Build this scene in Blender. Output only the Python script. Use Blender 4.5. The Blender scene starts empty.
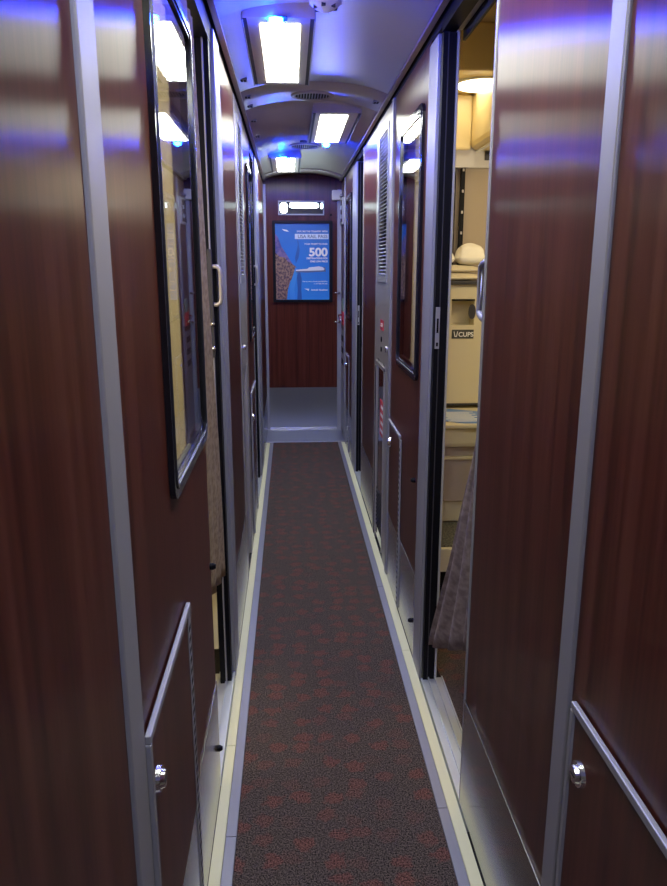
import bpy, bmesh, math, random
from mathutils import Vector, Matrix
random.seed(7)
S = bpy.context.scene
COL = S.collection
PI = math.pi
XL, XR, H = -0.2211, 0.4480, 1.45       # wall planes and camera height
YE = 6.5                                # end wall
ZT = 2.128                              # top of wall laminate
ZC = 2.155                              # ceiling edge

# ------------------------------------------------------------------ materials
MATS = {}
def _new(name):
    m = bpy.data.materials.new(name); m.use_nodes = True
    n = m.node_tree; b = n.nodes['Principled BSDF']
    MATS[name] = m
    return m, n, b
def plain(name, col, rough=.5, metal=0., spec=.5, bump=0., bscale=200., **kw):
    m, n, b = _new(name)
    b.inputs['Base Color'].default_value = (*col, 1)
    b.inputs['Roughness'].default_value = rough
    b.inputs['Metallic'].default_value = metal
    b.inputs['Specular IOR Level'].default_value = spec
    tc = n.nodes.new('ShaderNodeTexCoord')
    nz = n.nodes.new('ShaderNodeTexNoise'); nz.inputs['Scale'].default_value = bscale if bump else 14.
    nz.inputs['Detail'].default_value = 4
    n.links.new(tc.outputs['Object'], nz.inputs['Vector'])
    if bump:
        bp = n.nodes.new('ShaderNodeBump'); bp.inputs['Strength'].default_value = bump
        bp.inputs['Distance'].default_value = .002
        n.links.new(nz.outputs['Fac'], bp.inputs['Height']); n.links.new(bp.outputs['Normal'], b.inputs['Normal'])
    else:
        mr = n.nodes.new('ShaderNodeMapRange'); mr.inputs['To Min'].default_value = max(0, rough-.02); mr.inputs['To Max'].default_value = min(1, rough+.02)
        n.links.new(nz.outputs['Fac'], mr.inputs['Value']); n.links.new(mr.outputs['Result'], b.inputs['Roughness'])
    if 'emit' in kw:
        b.inputs['Emission Color'].default_value = (*kw['emit'], 1)
        b.inputs['Emission Strength'].default_value = kw.get('strength', 1)
    if 'aniso' in kw:
        b.inputs['Anisotropic'].default_value = kw['aniso']
        cx = n.nodes.new('ShaderNodeCombineXYZ')
        for i in range(3): cx.inputs[i].default_value = kw.get('tan', (0, 1, 0))[i]
        n.links.new(cx.outputs[0], b.inputs['Tangent'])
    return m
def wood(name, tan, rough=.29, ior=1.66):
    m, n, b = _new(name)
    tc = n.nodes.new('ShaderNodeTexCoord')
    mp = n.nodes.new('ShaderNodeMapping'); mp.inputs['Scale'].default_value = (1, 1, .02)
    n.links.new(tc.outputs['Object'], mp.inputs['Vector'])
    n1 = n.nodes.new('ShaderNodeTexNoise'); n1.inputs['Scale'].default_value = 110; n1.inputs['Detail'].default_value = 5; n1.inputs['Roughness'].default_value = .65
    n2 = n.nodes.new('ShaderNodeTexNoise'); n2.inputs['Scale'].default_value = 22; n2.inputs['Detail'].default_value = 3
    n.links.new(mp.outputs[0], n1.inputs['Vector']); n.links.new(mp.outputs[0], n2.inputs['Vector'])
    ad = n.nodes.new('ShaderNodeMath'); ad.operation = 'ADD'
    n.links.new(n1.outputs['Fac'], ad.inputs[0]); n.links.new(n2.outputs['Fac'], ad.inputs[1])
    hf = n.nodes.new('ShaderNodeMath'); hf.operation = 'MULTIPLY'; hf.inputs[1].default_value = .5
    n.links.new(ad.outputs[0], hf.inputs[0])
    cr = n.nodes.new('ShaderNodeValToRGB')
    e = cr.color_ramp.elements
    e[0].position = .34; e[0].color = (.032, .0075, .0055, 1)
    e[1].position = .68; e[1].color = (.120, .038, .026, 1)
    k = e.new(.5); k.color = (.080, .0190, .0125, 1)
    n.links.new(hf.outputs[0], cr.inputs['Fac']); n.links.new(cr.outputs['Color'], b.inputs['Base Color'])
    b.inputs['Roughness'].default_value = rough
    b.inputs['IOR'].default_value = ior
    b.inputs['Anisotropic'].default_value = .96
    cx = n.nodes.new('ShaderNodeCombineXYZ')
    for i in range(3): cx.inputs[i].default_value = tan[i]
    n.links.new(cx.outputs[0], b.inputs['Tangent'])
    return m
M_WOOD = wood('dark_red_wood_laminate', (0, 1, 0))
M_WOODX = wood('dark_red_wood_laminate_end', (1, 0, 0), .32, 1.38)
M_STRIP = plain('satin_aluminium', (.36, .36, .40), .46, .45)
M_BEAD = plain('dark_bead', (.09, .09, .12), .25, .8)
M_STEEL = plain('brushed_steel', (.37, .36, .35), .19, .95, aniso=.6)
M_STEELX = plain('brushed_steel_end', (.40, .42, .48), .33, .9, aniso=.6, tan=(1, 0, 0))
M_CHROME = plain('bright_chrome', (.75, .75, .78), .16, 1.)
M_GREYP = plain('warm_grey_paint', (.40, .37, .36), .32, .35)
M_BLACK = plain('black_rubber', (.004, .004, .006), .5, spec=.12)
M_BLKGL = plain('black_gloss', (.010, .010, .014), .12)
M_DARK = plain('dark_void', (.006, .006, .008), .8)
M_SLOT = plain('dark_slot', (.03, .028, .035), .6)
M_CEIL = plain('ceiling_metal', (.54, .46, .43), .36, .25, .5)
M_CEILE = plain('ceiling_edge_metal', (.50, .42, .40), .42, .3)
M_LAMP = plain('lamp_diffuser', (.9, .9, .9), .4, emit=(.97, 1., .86), strength=33)
M_LAMPR = plain('warm_lamp', (.9, .9, .9), .4, emit=(1., .88, .60), strength=11)
M_REFLGLOW = plain('reflection_glow', (.9, .9, .9), .4, emit=(.78, 1., 1.), strength=16)  # glow painted where the end window mirrors the ceiling light
M_BLUE = plain('blue_night_lens', (.02, .05, .9), .3, emit=(.0015, .030, 1.), strength=1000)
M_YEL = plain('cream_glow_strip', (.74, .72, .42), .5, bump=.15)
M_BLU = plain('blue_grey_aluminium', (.25, .25, .29), .42, .3)
M_SILL = plain('worn_sill_metal', (.62, .66, .66), .35, .6)
M_CREAM = plain('cream_plastic', (.74, .66, .44), .35)
M_YCREAM = plain('yellow_cream_plastic', (.80, .64, .32), .35)
M_TAN = plain('tan_fabric_wall', (.42, .34, .25), .85, bump=.3)
M_GREYW = plain('pale_grey_plastic', (.55, .52, .50), .5)
M_MAUVE = plain('mauve_beige_plastic', (.42, .35, .31), .5)
M_WHITE = plain('white_plastic', (.78, .77, .74), .4)
M_LINEN = plain('white_linen', (.90, .86, .74), .9, bump=.5, bscale=60)
M_LINEN2 = plain('cream_blanket', (.66, .58, .40), .95, bump=.8, bscale=160)
M_RED = plain('red_label', (.62, .03, .05), .5)
M_WHT = plain('white_print', (.9, .9, .88), .6)
M_POSTB = plain('black_poster_frame', (.006, .006, .009), .4, spec=.15)
M_BRASS = plain('brass_plate', (.7, .5, .25), .3, 1.)
M_SIGN = plain('grey_green_label', (.05, .055, .05), .5)
M_GREEN = plain('pale_green_plastic', (.25, .36, .30), .5)

def curtain_mat(name, c1, c2, scale):
    m, n, b = _new(name)
    tc = n.nodes.new('ShaderNodeTexCoord')
    v = n.nodes.new('ShaderNodeTexNoise'); v.inputs['Scale'].default_value = scale; v.inputs['Detail'].default_value = 2
    n.links.new(tc.outputs['Object'], v.inputs['Vector'])
    cr = n.nodes.new('ShaderNodeValToRGB'); cr.color_ramp.elements[0].position = .38; cr.color_ramp.elements[1].position = .62
    cr.color_ramp.elements[0].color = (*c1, 1); cr.color_ramp.elements[1].color = (*c2, 1)
    n.links.new(v.outputs['Fac'], cr.inputs['Fac']); n.links.new(cr.outputs['Color'], b.inputs['Base Color'])
    b.inputs['Roughness'].default_value = .9
    b.inputs['Sheen Weight'].default_value = .05; b.inputs['Specular IOR Level'].default_value = .1
    return m
M_CURT = curtain_mat('mauve_grey_curtain', (.20, .150, .150), (.31, .245, .245), 45)
M_CURT2 = curtain_mat('tan_curtain', (.24, .165, .085), (.36, .26, .14), 60)
M_DRAPE = curtain_mat('cream_window_drape', (.70, .64, .40), (.78, .72, .48), 20)
def translucent(m, k):
    n = m.node_tree; b = n.nodes['Principled BSDF']; out = n.nodes['Material Output']
    t = n.nodes.new('ShaderNodeBsdfTranslucent'); mx = n.nodes.new('ShaderNodeMixShader'); mx.inputs[0].default_value = k
    src = b.inputs['Base Color'].links[0].from_socket
    n.links.new(src, t.inputs['Color']); n.links.new(b.outputs[0], mx.inputs[1]); n.links.new(t.outputs[0], mx.inputs[2])
    n.links.new(mx.outputs[0], out.inputs['Surface'])
translucent(M_DRAPE, .7)
M_SPECK = curtain_mat('speckled_tread', (.05, .05, .045), (.16, .155, .12), 120)

def carpet():
    m, n, b = _new('speckled_carpet')
    tc = n.nodes.new('ShaderNodeTexCoord')
    wn = n.nodes.new('ShaderNodeTexNoise'); wn.inputs['Scale'].default_value = 45; wn.inputs['Detail'].default_value = 2
    n.links.new(tc.outputs['Object'], wn.inputs['Vector'])
    mixv = n.nodes.new('ShaderNodeMix'); mixv.data_type = 'VECTOR'
    mixv.inputs[0].default_value = .045
    n.links.new(tc.outputs['Object'], mixv.inputs[4]); n.links.new(wn.outputs['Color'], mixv.inputs[5])
    mp = n.nodes.new('ShaderNodeMapping'); mp.inputs['Scale'].default_value = (12.5, 14.5, 1)
    n.links.new(mixv.outputs[1], mp.inputs['Vector'])
    vo = n.nodes.new('ShaderNodeTexVoronoi'); vo.voronoi_dimensions = '2D'; vo.inputs['Scale'].default_value = 1; vo.inputs['Randomness'].default_value = .62
    n.links.new(mp.outputs[0], vo.inputs['Vector'])
    ring = n.nodes.new('ShaderNodeMapRange'); ring.inputs['From Min'].default_value = .38; ring.inputs['From Max'].default_value = .24
    n.links.new(vo.outputs['Distance'], ring.inputs['Value'])
    # each blotch has its own strength
    sep = n.nodes.new('ShaderNodeSeparateColor'); n.links.new(vo.outputs['Color'], sep.inputs[0])
    st = n.nodes.new('ShaderNodeMapRange'); st.inputs['From Min'].default_value = -.15; st.inputs['From Max'].default_value = .6
    n.links.new(sep.outputs[0], st.inputs['Value'])
    mu = n.nodes.new('ShaderNodeMath'); mu.operation = 'MULTIPLY'
    n.links.new(ring.outputs[0], mu.inputs[0]); n.links.new(st.outputs[0], mu.inputs[1])
    fn = n.nodes.new('ShaderNodeTexNoise'); fn.inputs['Scale'].default_value = 240; fn.inputs['Detail'].default_value = 3; fn.inputs['Roughness'].default_value = .7
    n.links.new(tc.outputs['Object'], fn.inputs['Vector'])
    fr = n.nodes.new('ShaderNodeMapRange'); fr.inputs['From Min'].default_value = .40; fr.inputs['From Max'].default_value = .60
    n.links.new(fn.outputs['Fac'], fr.inputs['Value'])
    base = n.nodes.new('ShaderNodeMix'); base.data_type = 'RGBA'
    base.inputs[6].default_value = (.008, .0065, .006, 1); base.inputs[7].default_value = (.145, .112, .092, 1)
    n.links.new(fr.outputs[0], base.inputs[0])
    red = n.nodes.new('ShaderNodeMix'); red.data_type = 'RGBA'
    red.inputs[6].default_value = (.045, .014, .012, 1); red.inputs[7].default_value = (.27, .098, .072, 1)
    n.links.new(fr.outputs[0], red.inputs[0])
    br = n.nodes.new('ShaderNodeMath'); br.operation = 'MULTIPLY'; br.inputs[1].default_value = .62
    n.links.new(mu.outputs[0], br.inputs[0])
    fin = n.nodes.new('ShaderNodeMix'); fin.data_type = 'RGBA'
    n.links.new(br.outputs[0], fin.inputs[0]); n.links.new(base.outputs[2], fin.inputs[6]); n.links.new(red.outputs[2], fin.inputs[7])
    n.links.new(fin.outputs[2], b.inputs['Base Color'])
    b.inputs['Roughness'].default_value = 1; b.inputs['Specular IOR Level'].default_value = .1
    bp = n.nodes.new('ShaderNodeBump'); bp.inputs['Strength'].default_value = .8; bp.inputs['Distance'].default_value = .004
    n.links.new(fn.outputs['Fac'], bp.inputs['Height']); n.links.new(bp.outputs['Normal'], b.inputs['Normal'])
    return m
M_CARPET = carpet()

def glass():
    m, n, b = _new('tinted_window_glass')
    out = n.nodes['Material Output']; n.nodes.remove(b)
    tr = n.nodes.new('ShaderNodeBsdfTransparent'); tr.inputs['Color'].default_value = (.80, .80, .80, 1)
    gl = n.nodes.new('ShaderNodeBsdfGlossy'); gl.inputs['Roughness'].default_value = .02; gl.inputs['Color'].default_value = (.95, .95, 1, 1)
    fr = n.nodes.new('ShaderNodeFresnel'); fr.inputs['IOR'].default_value = 1.75
    mx = n.nodes.new('ShaderNodeMixShader')
    ge = n.nodes.new('ShaderNodeNewGeometry')
    su = n.nodes.new('ShaderNodeMath'); su.operation = 'SUBTRACT'; su.inputs[0].default_value = 1; n.links.new(ge.outputs['Backfacing'], su.inputs[1])
    mu = n.nodes.new('ShaderNodeMath'); mu.operation = 'MULTIPLY'; n.links.new(fr.outputs[0], mu.inputs[0]); n.links.new(su.outputs[0], mu.inputs[1])
    n.links.new(mu.outputs[0], mx.inputs[0]); n.links.new(tr.outputs[0], mx.inputs[1]); n.links.new(gl.outputs[0], mx.inputs[2])
    n.links.new(mx.outputs[0], out.inputs['Surface'])
    return m
M_GLASS = glass()

def photo_mat():
    # canyon picture behind the poster's lettering: blue sky and rock, brush at lower left
    m, n, b = _new('canyon_print')
    tc = n.nodes.new('ShaderNodeTexCoord')
    sp = n.nodes.new('ShaderNodeSeparateXYZ'); n.links.new(tc.outputs['Generated'], sp.inputs[0])
    nz = n.nodes.new('ShaderNodeTexNoise'); nz.inputs['Scale'].default_value = 9; nz.inputs['Detail'].default_value = 5
    n.links.new(tc.outputs['Object'], nz.inputs['Vector'])
    cr = n.nodes.new('ShaderNodeValToRGB')
    e = cr.color_ramp.elements
    e[0].position = 0; e[0].color = (.02, .25, .78, 1); e[1].position = 1; e[1].color = (.006, .12, .52, 1)
    e.new(.55).color = (.008, .18, .68, 1)
    ad = n.nodes.new('ShaderNodeMath'); ad.operation = 'ADD'
    sc = n.nodes.new('ShaderNodeMath'); sc.operation = 'MULTIPLY_ADD'; sc.inputs[1].default_value = .18; sc.inputs[2].default_value = -.09
    n.links.new(nz.outputs['Fac'], sc.inputs[0])
    n.links.new(sp.outputs['Z'], ad.inputs[0]); n.links.new(sc.outputs[0], ad.inputs[1]); n.links.new(ad.outputs[0], cr.inputs[0])
    n.links.new(cr.outputs[0], b.inputs['Base Color'])
    b.inputs['Roughness'].default_value = .4
    return m
M_PHOTO = photo_mat()
M_BRUSH = curtain_mat('brush_print', (.10, .065, .09), (.36, .22, .17), 55)
M_ROCK = curtain_mat('rock_print', (.10, .10, .32), (.24, .16, .36), 30)
M_RIVER = plain('river_print', (.04, .28, .80), .5)
M_DKBLUE = plain('dark_blue_print', (.015, .10, .42), .5)
M_PALE = plain('pale_print_bar', (.62, .74, .92), .5)
M_SLATE = plain('slate_print', (.10, .14, .30), .5)
M_TRAIN = plain('silver_print', (.72, .76, .84), .5)

# ------------------------------------------------------------------ helpers
def obj(name, bm, mat, parent=None, smooth=False, bevel=0.):
    me = bpy.data.meshes.new(name)
    bmesh.ops.recalc_face_normals(bm, faces=bm.faces[:])
    bm.to_mesh(me); bm.free()
    if smooth:
        for p in me.polygons: p.use_smooth = True
    me.materials.append(mat)
    o = bpy.data.objects.new(name, me); COL.objects.link(o)
    if parent is not None:
        o.parent = parent
        o.matrix_parent_inverse = parent_world(parent).inverted()
    if bevel:
        md = o.modifiers.new('bevel', 'BEVEL'); md.width = bevel; md.segments = 2; md.limit_method = 'ANGLE'
    return o
def parent_world(p):
    m = Matrix.LocRotScale(p.location, p.rotation_euler, p.scale)
    if p.parent is not None: m = parent_world(p.parent) @ p.matrix_parent_inverse @ m
    return m
def box(bm, x0, x1, y0, y1, z0, z1):
    vs = [bm.verts.new((x, y, z)) for x in (x0, x1) for y in (y0, y1) for z in (z0, z1)]
    for f in ((0, 1, 3, 2), (4, 6, 7, 5), (0, 4, 5, 1), (2, 3, 7, 6), (0, 2, 6, 4), (1, 5, 7, 3)):
        bm.faces.new([vs[i] for i in f])
def B(*bs):
    bm = bmesh.new()
    for b in bs: box(bm, *b)
    return bm
def cyl(bm, c, r, h, axis='Z', seg=24, r2=None, squash=1.):
    r2 = r if r2 is None else r2
    a, b = [], []
    for i in range(seg):
        t = 2*PI*i/seg; u, v = math.cos(t), math.sin(t)*squash
        for lst, rr, d in ((a, r, 0), (b, r2, h)):
            if axis == 'Z': p = (c[0]+rr*u, c[1]+rr*v, c[2]+d)
            elif axis == 'X': p = (c[0]+d, c[1]+rr*u, c[2]+rr*v)
            else: p = (c[0]+rr*u, c[1]+d, c[2]+rr*v)
            lst.append(bm.verts.new(p))
    bm.faces.new(a); bm.faces.new(b[::-1])
    for i in range(seg):
        j = (i+1) % seg; bm.faces.new((a[i], a[j], b[j], b[i]))
def tube(bm, pts, r, seg=10):
    rings = []
    for k, p in enumerate(pts):
        p = Vector(p)
        d = (Vector(pts[min(k+1, len(pts)-1)]) - Vector(pts[max(k-1, 0)])).normalized()
        u = d.orthogonal().normalized() if k == 0 else (u0 - d*u0.dot(d)).normalized()
        u0 = u; w = d.cross(u)
        rings.append([bm.verts.new(p + (u*math.cos(2*PI*i/seg) + w*math.sin(2*PI*i/seg))*r) for i in range(seg)])
    for a, b in zip(rings, rings[1:]):
        for i in range(seg):
            j = (i+1) % seg; bm.faces.new((a[i], a[j], b[j], b[i]))
    bm.faces.new(rings[0]); bm.faces.new(rings[-1][::-1])
def prism(bm, pts, plane, d0, d1):
    """polygon pts (a,b) extruded; plane 'YZ' along x, 'XZ' along y, 'XY' along z"""
    f = {'YZ': lambda a, b, d: (d, a, b), 'XZ': lambda a, b, d: (a, d, b), 'XY': lambda a, b, d: (a, b, d)}[plane]
    A = [bm.verts.new(f(a, b, d0)) for a, b in pts]; C = [bm.verts.new(f(a, b, d1)) for a, b in pts]
    bm.faces.new(A); bm.faces.new(C[::-1])
    for i in range(len(pts)):
        j = (i+1) % len(pts); bm.faces.new((A[i], A[j], C[j], C[i]))
def rrect(a0, a1, b0, b1, r, n=5):
    out = []
    for cx, cy, s in ((a1-r, b1-r, 0), (a0+r, b1-r, 1), (a0+r, b0+r, 2), (a1-r, b0+r, 3)):
        for i in range(n+1):
            t = (s + i/n)*PI/2; out.append((cx+r*math.cos(t), cy+r*math.sin(t)))
    return out
def ringprism(bm, outer, inner, plane, d0, d1, lip=0.):
    f = {'YZ': lambda a, b, d: (d, a, b), 'XZ': lambda a, b, d: (a, d, b), 'XY': lambda a, b, d: (a, b, d)}[plane]
    L = [[bm.verts.new(f(a, b, d)) for a, b in pts] for pts, d in ((outer, d0), (outer, d1), (inner, d1-lip), (inner, d0))]
    n = len(outer)
    for k in range(4):
        P, Q = L[k], L[(k+1) % 4]
        for i in range(n):
            j = (i+1) % n; bm.faces.new((P[i], P[j], Q[j], Q[i]))
def root(name, label, cat, loc, group=None):
    o = bpy.data.objects.new(name, None); COL.objects.link(o); o.location = loc
    o.empty_display_size = .05
    o['label'] = label; o['category'] = cat
    if group: o['group'] = group
    return o
def tag(o, label, cat, group=None):
    o['label'] = label; o['category'] = cat
    if group: o['group'] = group
    return o
def struct(name, bm, mat, **k):
    o = obj(name, bm, mat, **k); o['kind'] = 'structure'; return o
def sroot(name, loc):
    o = bpy.data.objects.new(name, None); COL.objects.link(o); o.location = loc; o['kind'] = 'structure'
    o.empty_display_size = .05
    return o
def text(name, body, size, mat, parent, loc, rot, align='LEFT', bold=0., xs=1.):
    cu = bpy.data.curves.new(name, 'FONT'); cu.body = body; cu.size = size; cu.align_x = align
    cu.offset = bold; cu.extrude = .0004
    t = bpy.data.objects.new(name, cu); COL.objects.link(t)
    dg = bpy.context.evaluated_depsgraph_get()
    me = bpy.data.meshes.new_from_object(t.evaluated_get(dg))
    bpy.data.objects.remove(t)
    me.transform(Matrix.LocRotScale(Vector(loc), rot, Vector((xs, 1, 1))))
    me.materials.clear(); me.materials.append(mat)
    o = bpy.data.objects.new(name, me); COL.objects.link(o)
    if parent is not None:
        o.parent = parent; o.matrix_parent_inverse = parent_world(parent).inverted()
    return o
from mathutils import Euler
FACE_CAM = Euler((PI/2, 0, 0))                 # lettering on a wall that faces -Y
FACE_LEFT = Euler((PI/2, 0, -PI/2))            # lettering on the right wall (faces -X)

# ------------------------------------------------------------------ floor
Y0 = -1.3
struct('floor', B((-1.5, 1.9, Y0, 7.0, -.08, -.004)), M_DARK)
c = struct('trim_1', B((-.158, .383, Y0, 5.97, -.004, .004)), M_CARPET); c.name = 'floor_carpet'
struct('floor_metal_plate', B((XL, XR, 5.97, YE, -.004, .003)), M_STEELX)
struct('floor_metal_edge', B((XL+.01, XR-.005, 5.955, 5.985, -.002, .008)), M_CHROME)
def jointed(name, x0, x1, cuts, mat, z):
    bm = bmesh.new(); y = Y0
    for yc in cuts + [5.955]:
        box(bm, x0, x1, y+.0012, yc-.0012, -.003, z); y = yc
    struct(name, bm, mat)
jointed('floor_blue_strip_left', -.187, -.160, [1.61, 3.2, 4.75], M_BLU, .006)
jointed('floor_blue_strip_right', .384, .411, [1.68, 3.1, 4.7], M_BLU, .006)
jointed('floor_cream_strip_left', -.2165, -.1885, [1.98, 3.55, 5.1], M_YEL, .0075)
jointed('floor_cream_strip_right', .412, .4425, [2.52, 3.95, 5.2], M_YEL, .0075)
struct('floor_room_carpet', B((.524, 1.85, 1.2, 3.4, -.004, .004)), M_CARPET)
struct('floor_room_carpet_left', B((-1.4, -.33, 1.2, 3.0, -.004, .004)), M_CARPET)

# ------------------------------------------------------------------ ceiling
XM, HW, RISE = (XL+XR)/2, (XR-XL)/2-.008, .052
def zc(x):
    u = max(-1, min(1, (x-XM)/HW)); return ZC + RISE*(1-abs(u)**2.6)
def ceil_seg(name, y0, y1, mat):
    bm = bmesh.new(); n = 36
    xs = [XM - HW + 2*HW*i/n for i in range(n+1)]
    lo = [[bm.verts.new((x, y, zc(x))) for x in xs] for y in (y0, y1)]
    hi = [[bm.verts.new((x, y, zc(x)+.03)) for x in xs] for y in (y0, y1)]
    for i in range(n):
        bm.faces.new((lo[0][i], lo[0][i+1], lo[1][i+1], lo[1][i])); bm.faces.new((hi[0][i], hi[0][i+1], hi[1][i+1], hi[1][i]))
        for k in (0, 1): bm.faces.new((lo[k][i], lo[k][i+1], hi[k][i+1], hi[k][i]))
    for i in (0, n): bm.faces.new((lo[0][i], lo[1][i], hi[1][i], hi[0][i]))
    return struct(name, bm, mat, smooth=False)
for i, (a, b) in enumerate(((Y0, 3.338), (3.342, 3.708), (3.712, 6.14), (6.144, YE))):
    o = ceil_seg('ceiling' if i == 0 else 'ceiling_panel', a, b, M_CEIL)
    for p in o.data.polygons: p.use_smooth = abs(p.normal.z) > .5
struct('ceiling_backing', B((XL-.1, XR+.1, Y0, YE+.1, 2.25, 2.29)), M_DARK)
# side cove strips
for nm, x0, x1 in (('ceiling_edge_left', XL+.006, XL+.024), ('ceiling_edge_right', XR-.024, XR-.006)):
    struct(nm, B((x0, x1, Y0, YE, ZC-.006, ZC+.004)), M_CEILE)

# ------------------------------------------------------------------ walls
TH = .05
def wseg(side, y0, y1, z0=0., z1=ZT, holes=(), off=0.):
    xs = (XL-TH, XL+off) if side < 0 else (XR-off, XR+TH)
    out = []
    y = y0
    for hy0, hy1, hz0, hz1 in holes:
        out += [(*xs, y, hy0, z0, z1), (*xs, hy0, hy1, z0, hz0), (*xs, hy0, hy1, hz1, z1)]; y = hy1
    out.append((*xs, y, y1, z0, z1))
    return out
WL1 = (1.300, 1.738, 1.080, 1.915); WL2 = (3.975, 4.30, 1.095, 1.915)
WR1 = (2.575, 2.985, 1.095, 1.925); WR2 = (5.42, 5.82, 1.095, 1.915)
struct('wall_left', B(*wseg(-1, Y0, .842), *wseg(-1, .922, 1.815, holes=(WL1,)), *wseg(-1, 2.54, 3.2),
                      *wseg(-1, 3.72, 4.35, holes=(WL2,)), *wseg(-1, 5.35, YE)), M_WOOD)
struct('wall_right', B(*wseg(1, Y0, 1.025), *wseg(1, 2.46, 3.24, holes=(WR1,)), *wseg(1, 5.3, 6.03, holes=(WR2,))), M_WOOD)
# black shadow gap over the panels, and header over the doorways
struct('trim_shadow_gap_left', B((XL-TH, XL-.006, Y0, YE, ZT+.001, 2.25)), M_DARK)
struct('trim_shadow_gap_right', B((XR+.006, XR+TH, Y0, 1.70, ZT+.001, 2.25), (XR+.006, XR+TH, 2.30, 4.55, ZT+.001, 2.25), (XR+.006, XR+TH, 5.0, YE, ZT+.001, 2.25)), M_DARK)
def strip(n, side, y0, y1, z1=ZT, off=.006, mat=None):
    x = (XL-TH, XL+off) if side < 0 else (XR-off, XR+TH)
    return struct(n, B((*x, y0+.0015, y1-.0015, 0, z1)), mat or M_STRIP, bevel=.003)
strip('trim_1', -1, .842, .922); strip('trim_2', -1, 2.375, 2.54); strip('trim_3', -1, 4.93, 5.35)
strip('trim_4', 1, 1.025, 1.08); strip('trim_5', 1, 2.32, 2.46, z1=2.11); strip('trim_6', 1, 5.0, 5.3, z1=2.11)
strip('trim_7', 1, 6.03, 6.10, off=.008)
# polished steel baseboards
def base(n, side, y0, y1, z=.335):
    x = (XL, XL+.0035) if side < 0 else (XR-.0035, XR)
    o = struct(n, B((*x, y0, y1, .012, z)), M_STEEL, bevel=.001); return o
base('baseboard_left', -1, .925, 1.813); base('baseboard_left', -1, 2.545, 3.195); base('baseboard_left', -1, 3.725, 4.345); base('baseboard_left', -1, 5.355, YE-.01)
base('baseboard_right', 1, 2.465, 3.235); base('baseboard_right', 1, 5.305, 6.03)

# ------------------------------------------------------------------ windows
def window(n, side, hole, drape=(0., .5)):
    y0, y1, z0, z1 = hole; s = side; X = XL if s < 0 else XR
    w = sroot(n, (X, (y0+y1)/2, z0))
    d0, d1 = X + s*.03, X - s*.011
    bm = bmesh.new()
    ringprism(bm, rrect(y0-.042, y1+.042, z0-.045, z1+.045, .03), rrect(y0-.012, y1+.012, z0-.012, z1+.012, .02), 'YZ', d0, d1)
    obj('window_frame', bm, M_BLKGL, w)
    bm = bmesh.new()   # bright inner bead
    ringprism(bm, rrect(y0-.024, y1+.024, z0-.029, z1+.029, .024), rrect(y0-.021, y1+.021, z0-.020, z1+.020, .022), 'YZ', X-s*.011, X-s*.0135)
    obj('window_bead', bm, M_BEAD, w)
    bm = bmesh.new(); x = X - s*.006
    box(bm, min(x, x+s*.003), max(x, x+s*.003), y0-.012, y1+.012, z0-.012, z1+.012); obj('glass', bm, M_GLASS, w)
    # drape seen behind the glass
    ya, yb = y0 + .001, y0 + (y1-y0)*drape[1]
    bm = bmesh.new(); N = 60; X2 = X + s*.0045
    prev = None
    for i in range(N+1):
        t = i/N; y = ya + (yb-ya)*t; xx = X2 + .0018*math.sin(t*PI*13)
        cur = (bm.verts.new((xx, y, z0+.001)), bm.verts.new((xx, y, z1-.001)))
        if prev: bm.faces.new((prev[0], cur[0], cur[1], prev[1]))
        prev = cur
    return w, obj('drape', bm, M_DRAPE, None, smooth=True)
w1, d1 = window('window_1', -1, WL1, (0, .50)); tag(d1, 'cream drape behind the black-framed corridor window at the near left', 'drape')
w2, d2 = window('window_2', -1, WL2, (0, .45)); tag(d2, 'cream drape behind the far left corridor window', 'drape')
w3, d3 = window('window_3', 1, WR1, (0, .42)); tag(d3, 'cream drape behind the black-framed window on the right wall', 'drape')
w4, d4 = window('window_4', 1, WR2, (0, .3)); tag(d4, 'cream drape behind the far right corridor window', 'drape')
for d in (d1, d2, d3, d4): d.name = 'window_drape'
# added dark sheets keep compartment light out of the rest of each window
for n, s, h, f in (('light_block_left', -1, WL1, .5), ('light_block_left', -1, WL2, .45), ('light_block_right', 1, WR1, .42), ('light_block_right', 1, WR2, .3)):
    X = XL if s < 0 else XR; x = X + s*.014
    struct(n, B((min(x, x+s*.003), max(x, x+s*.003), h[0]+(h[1]-h[0])*f-.01, h[1], h[2], h[3])), M_WOOD)

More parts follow.
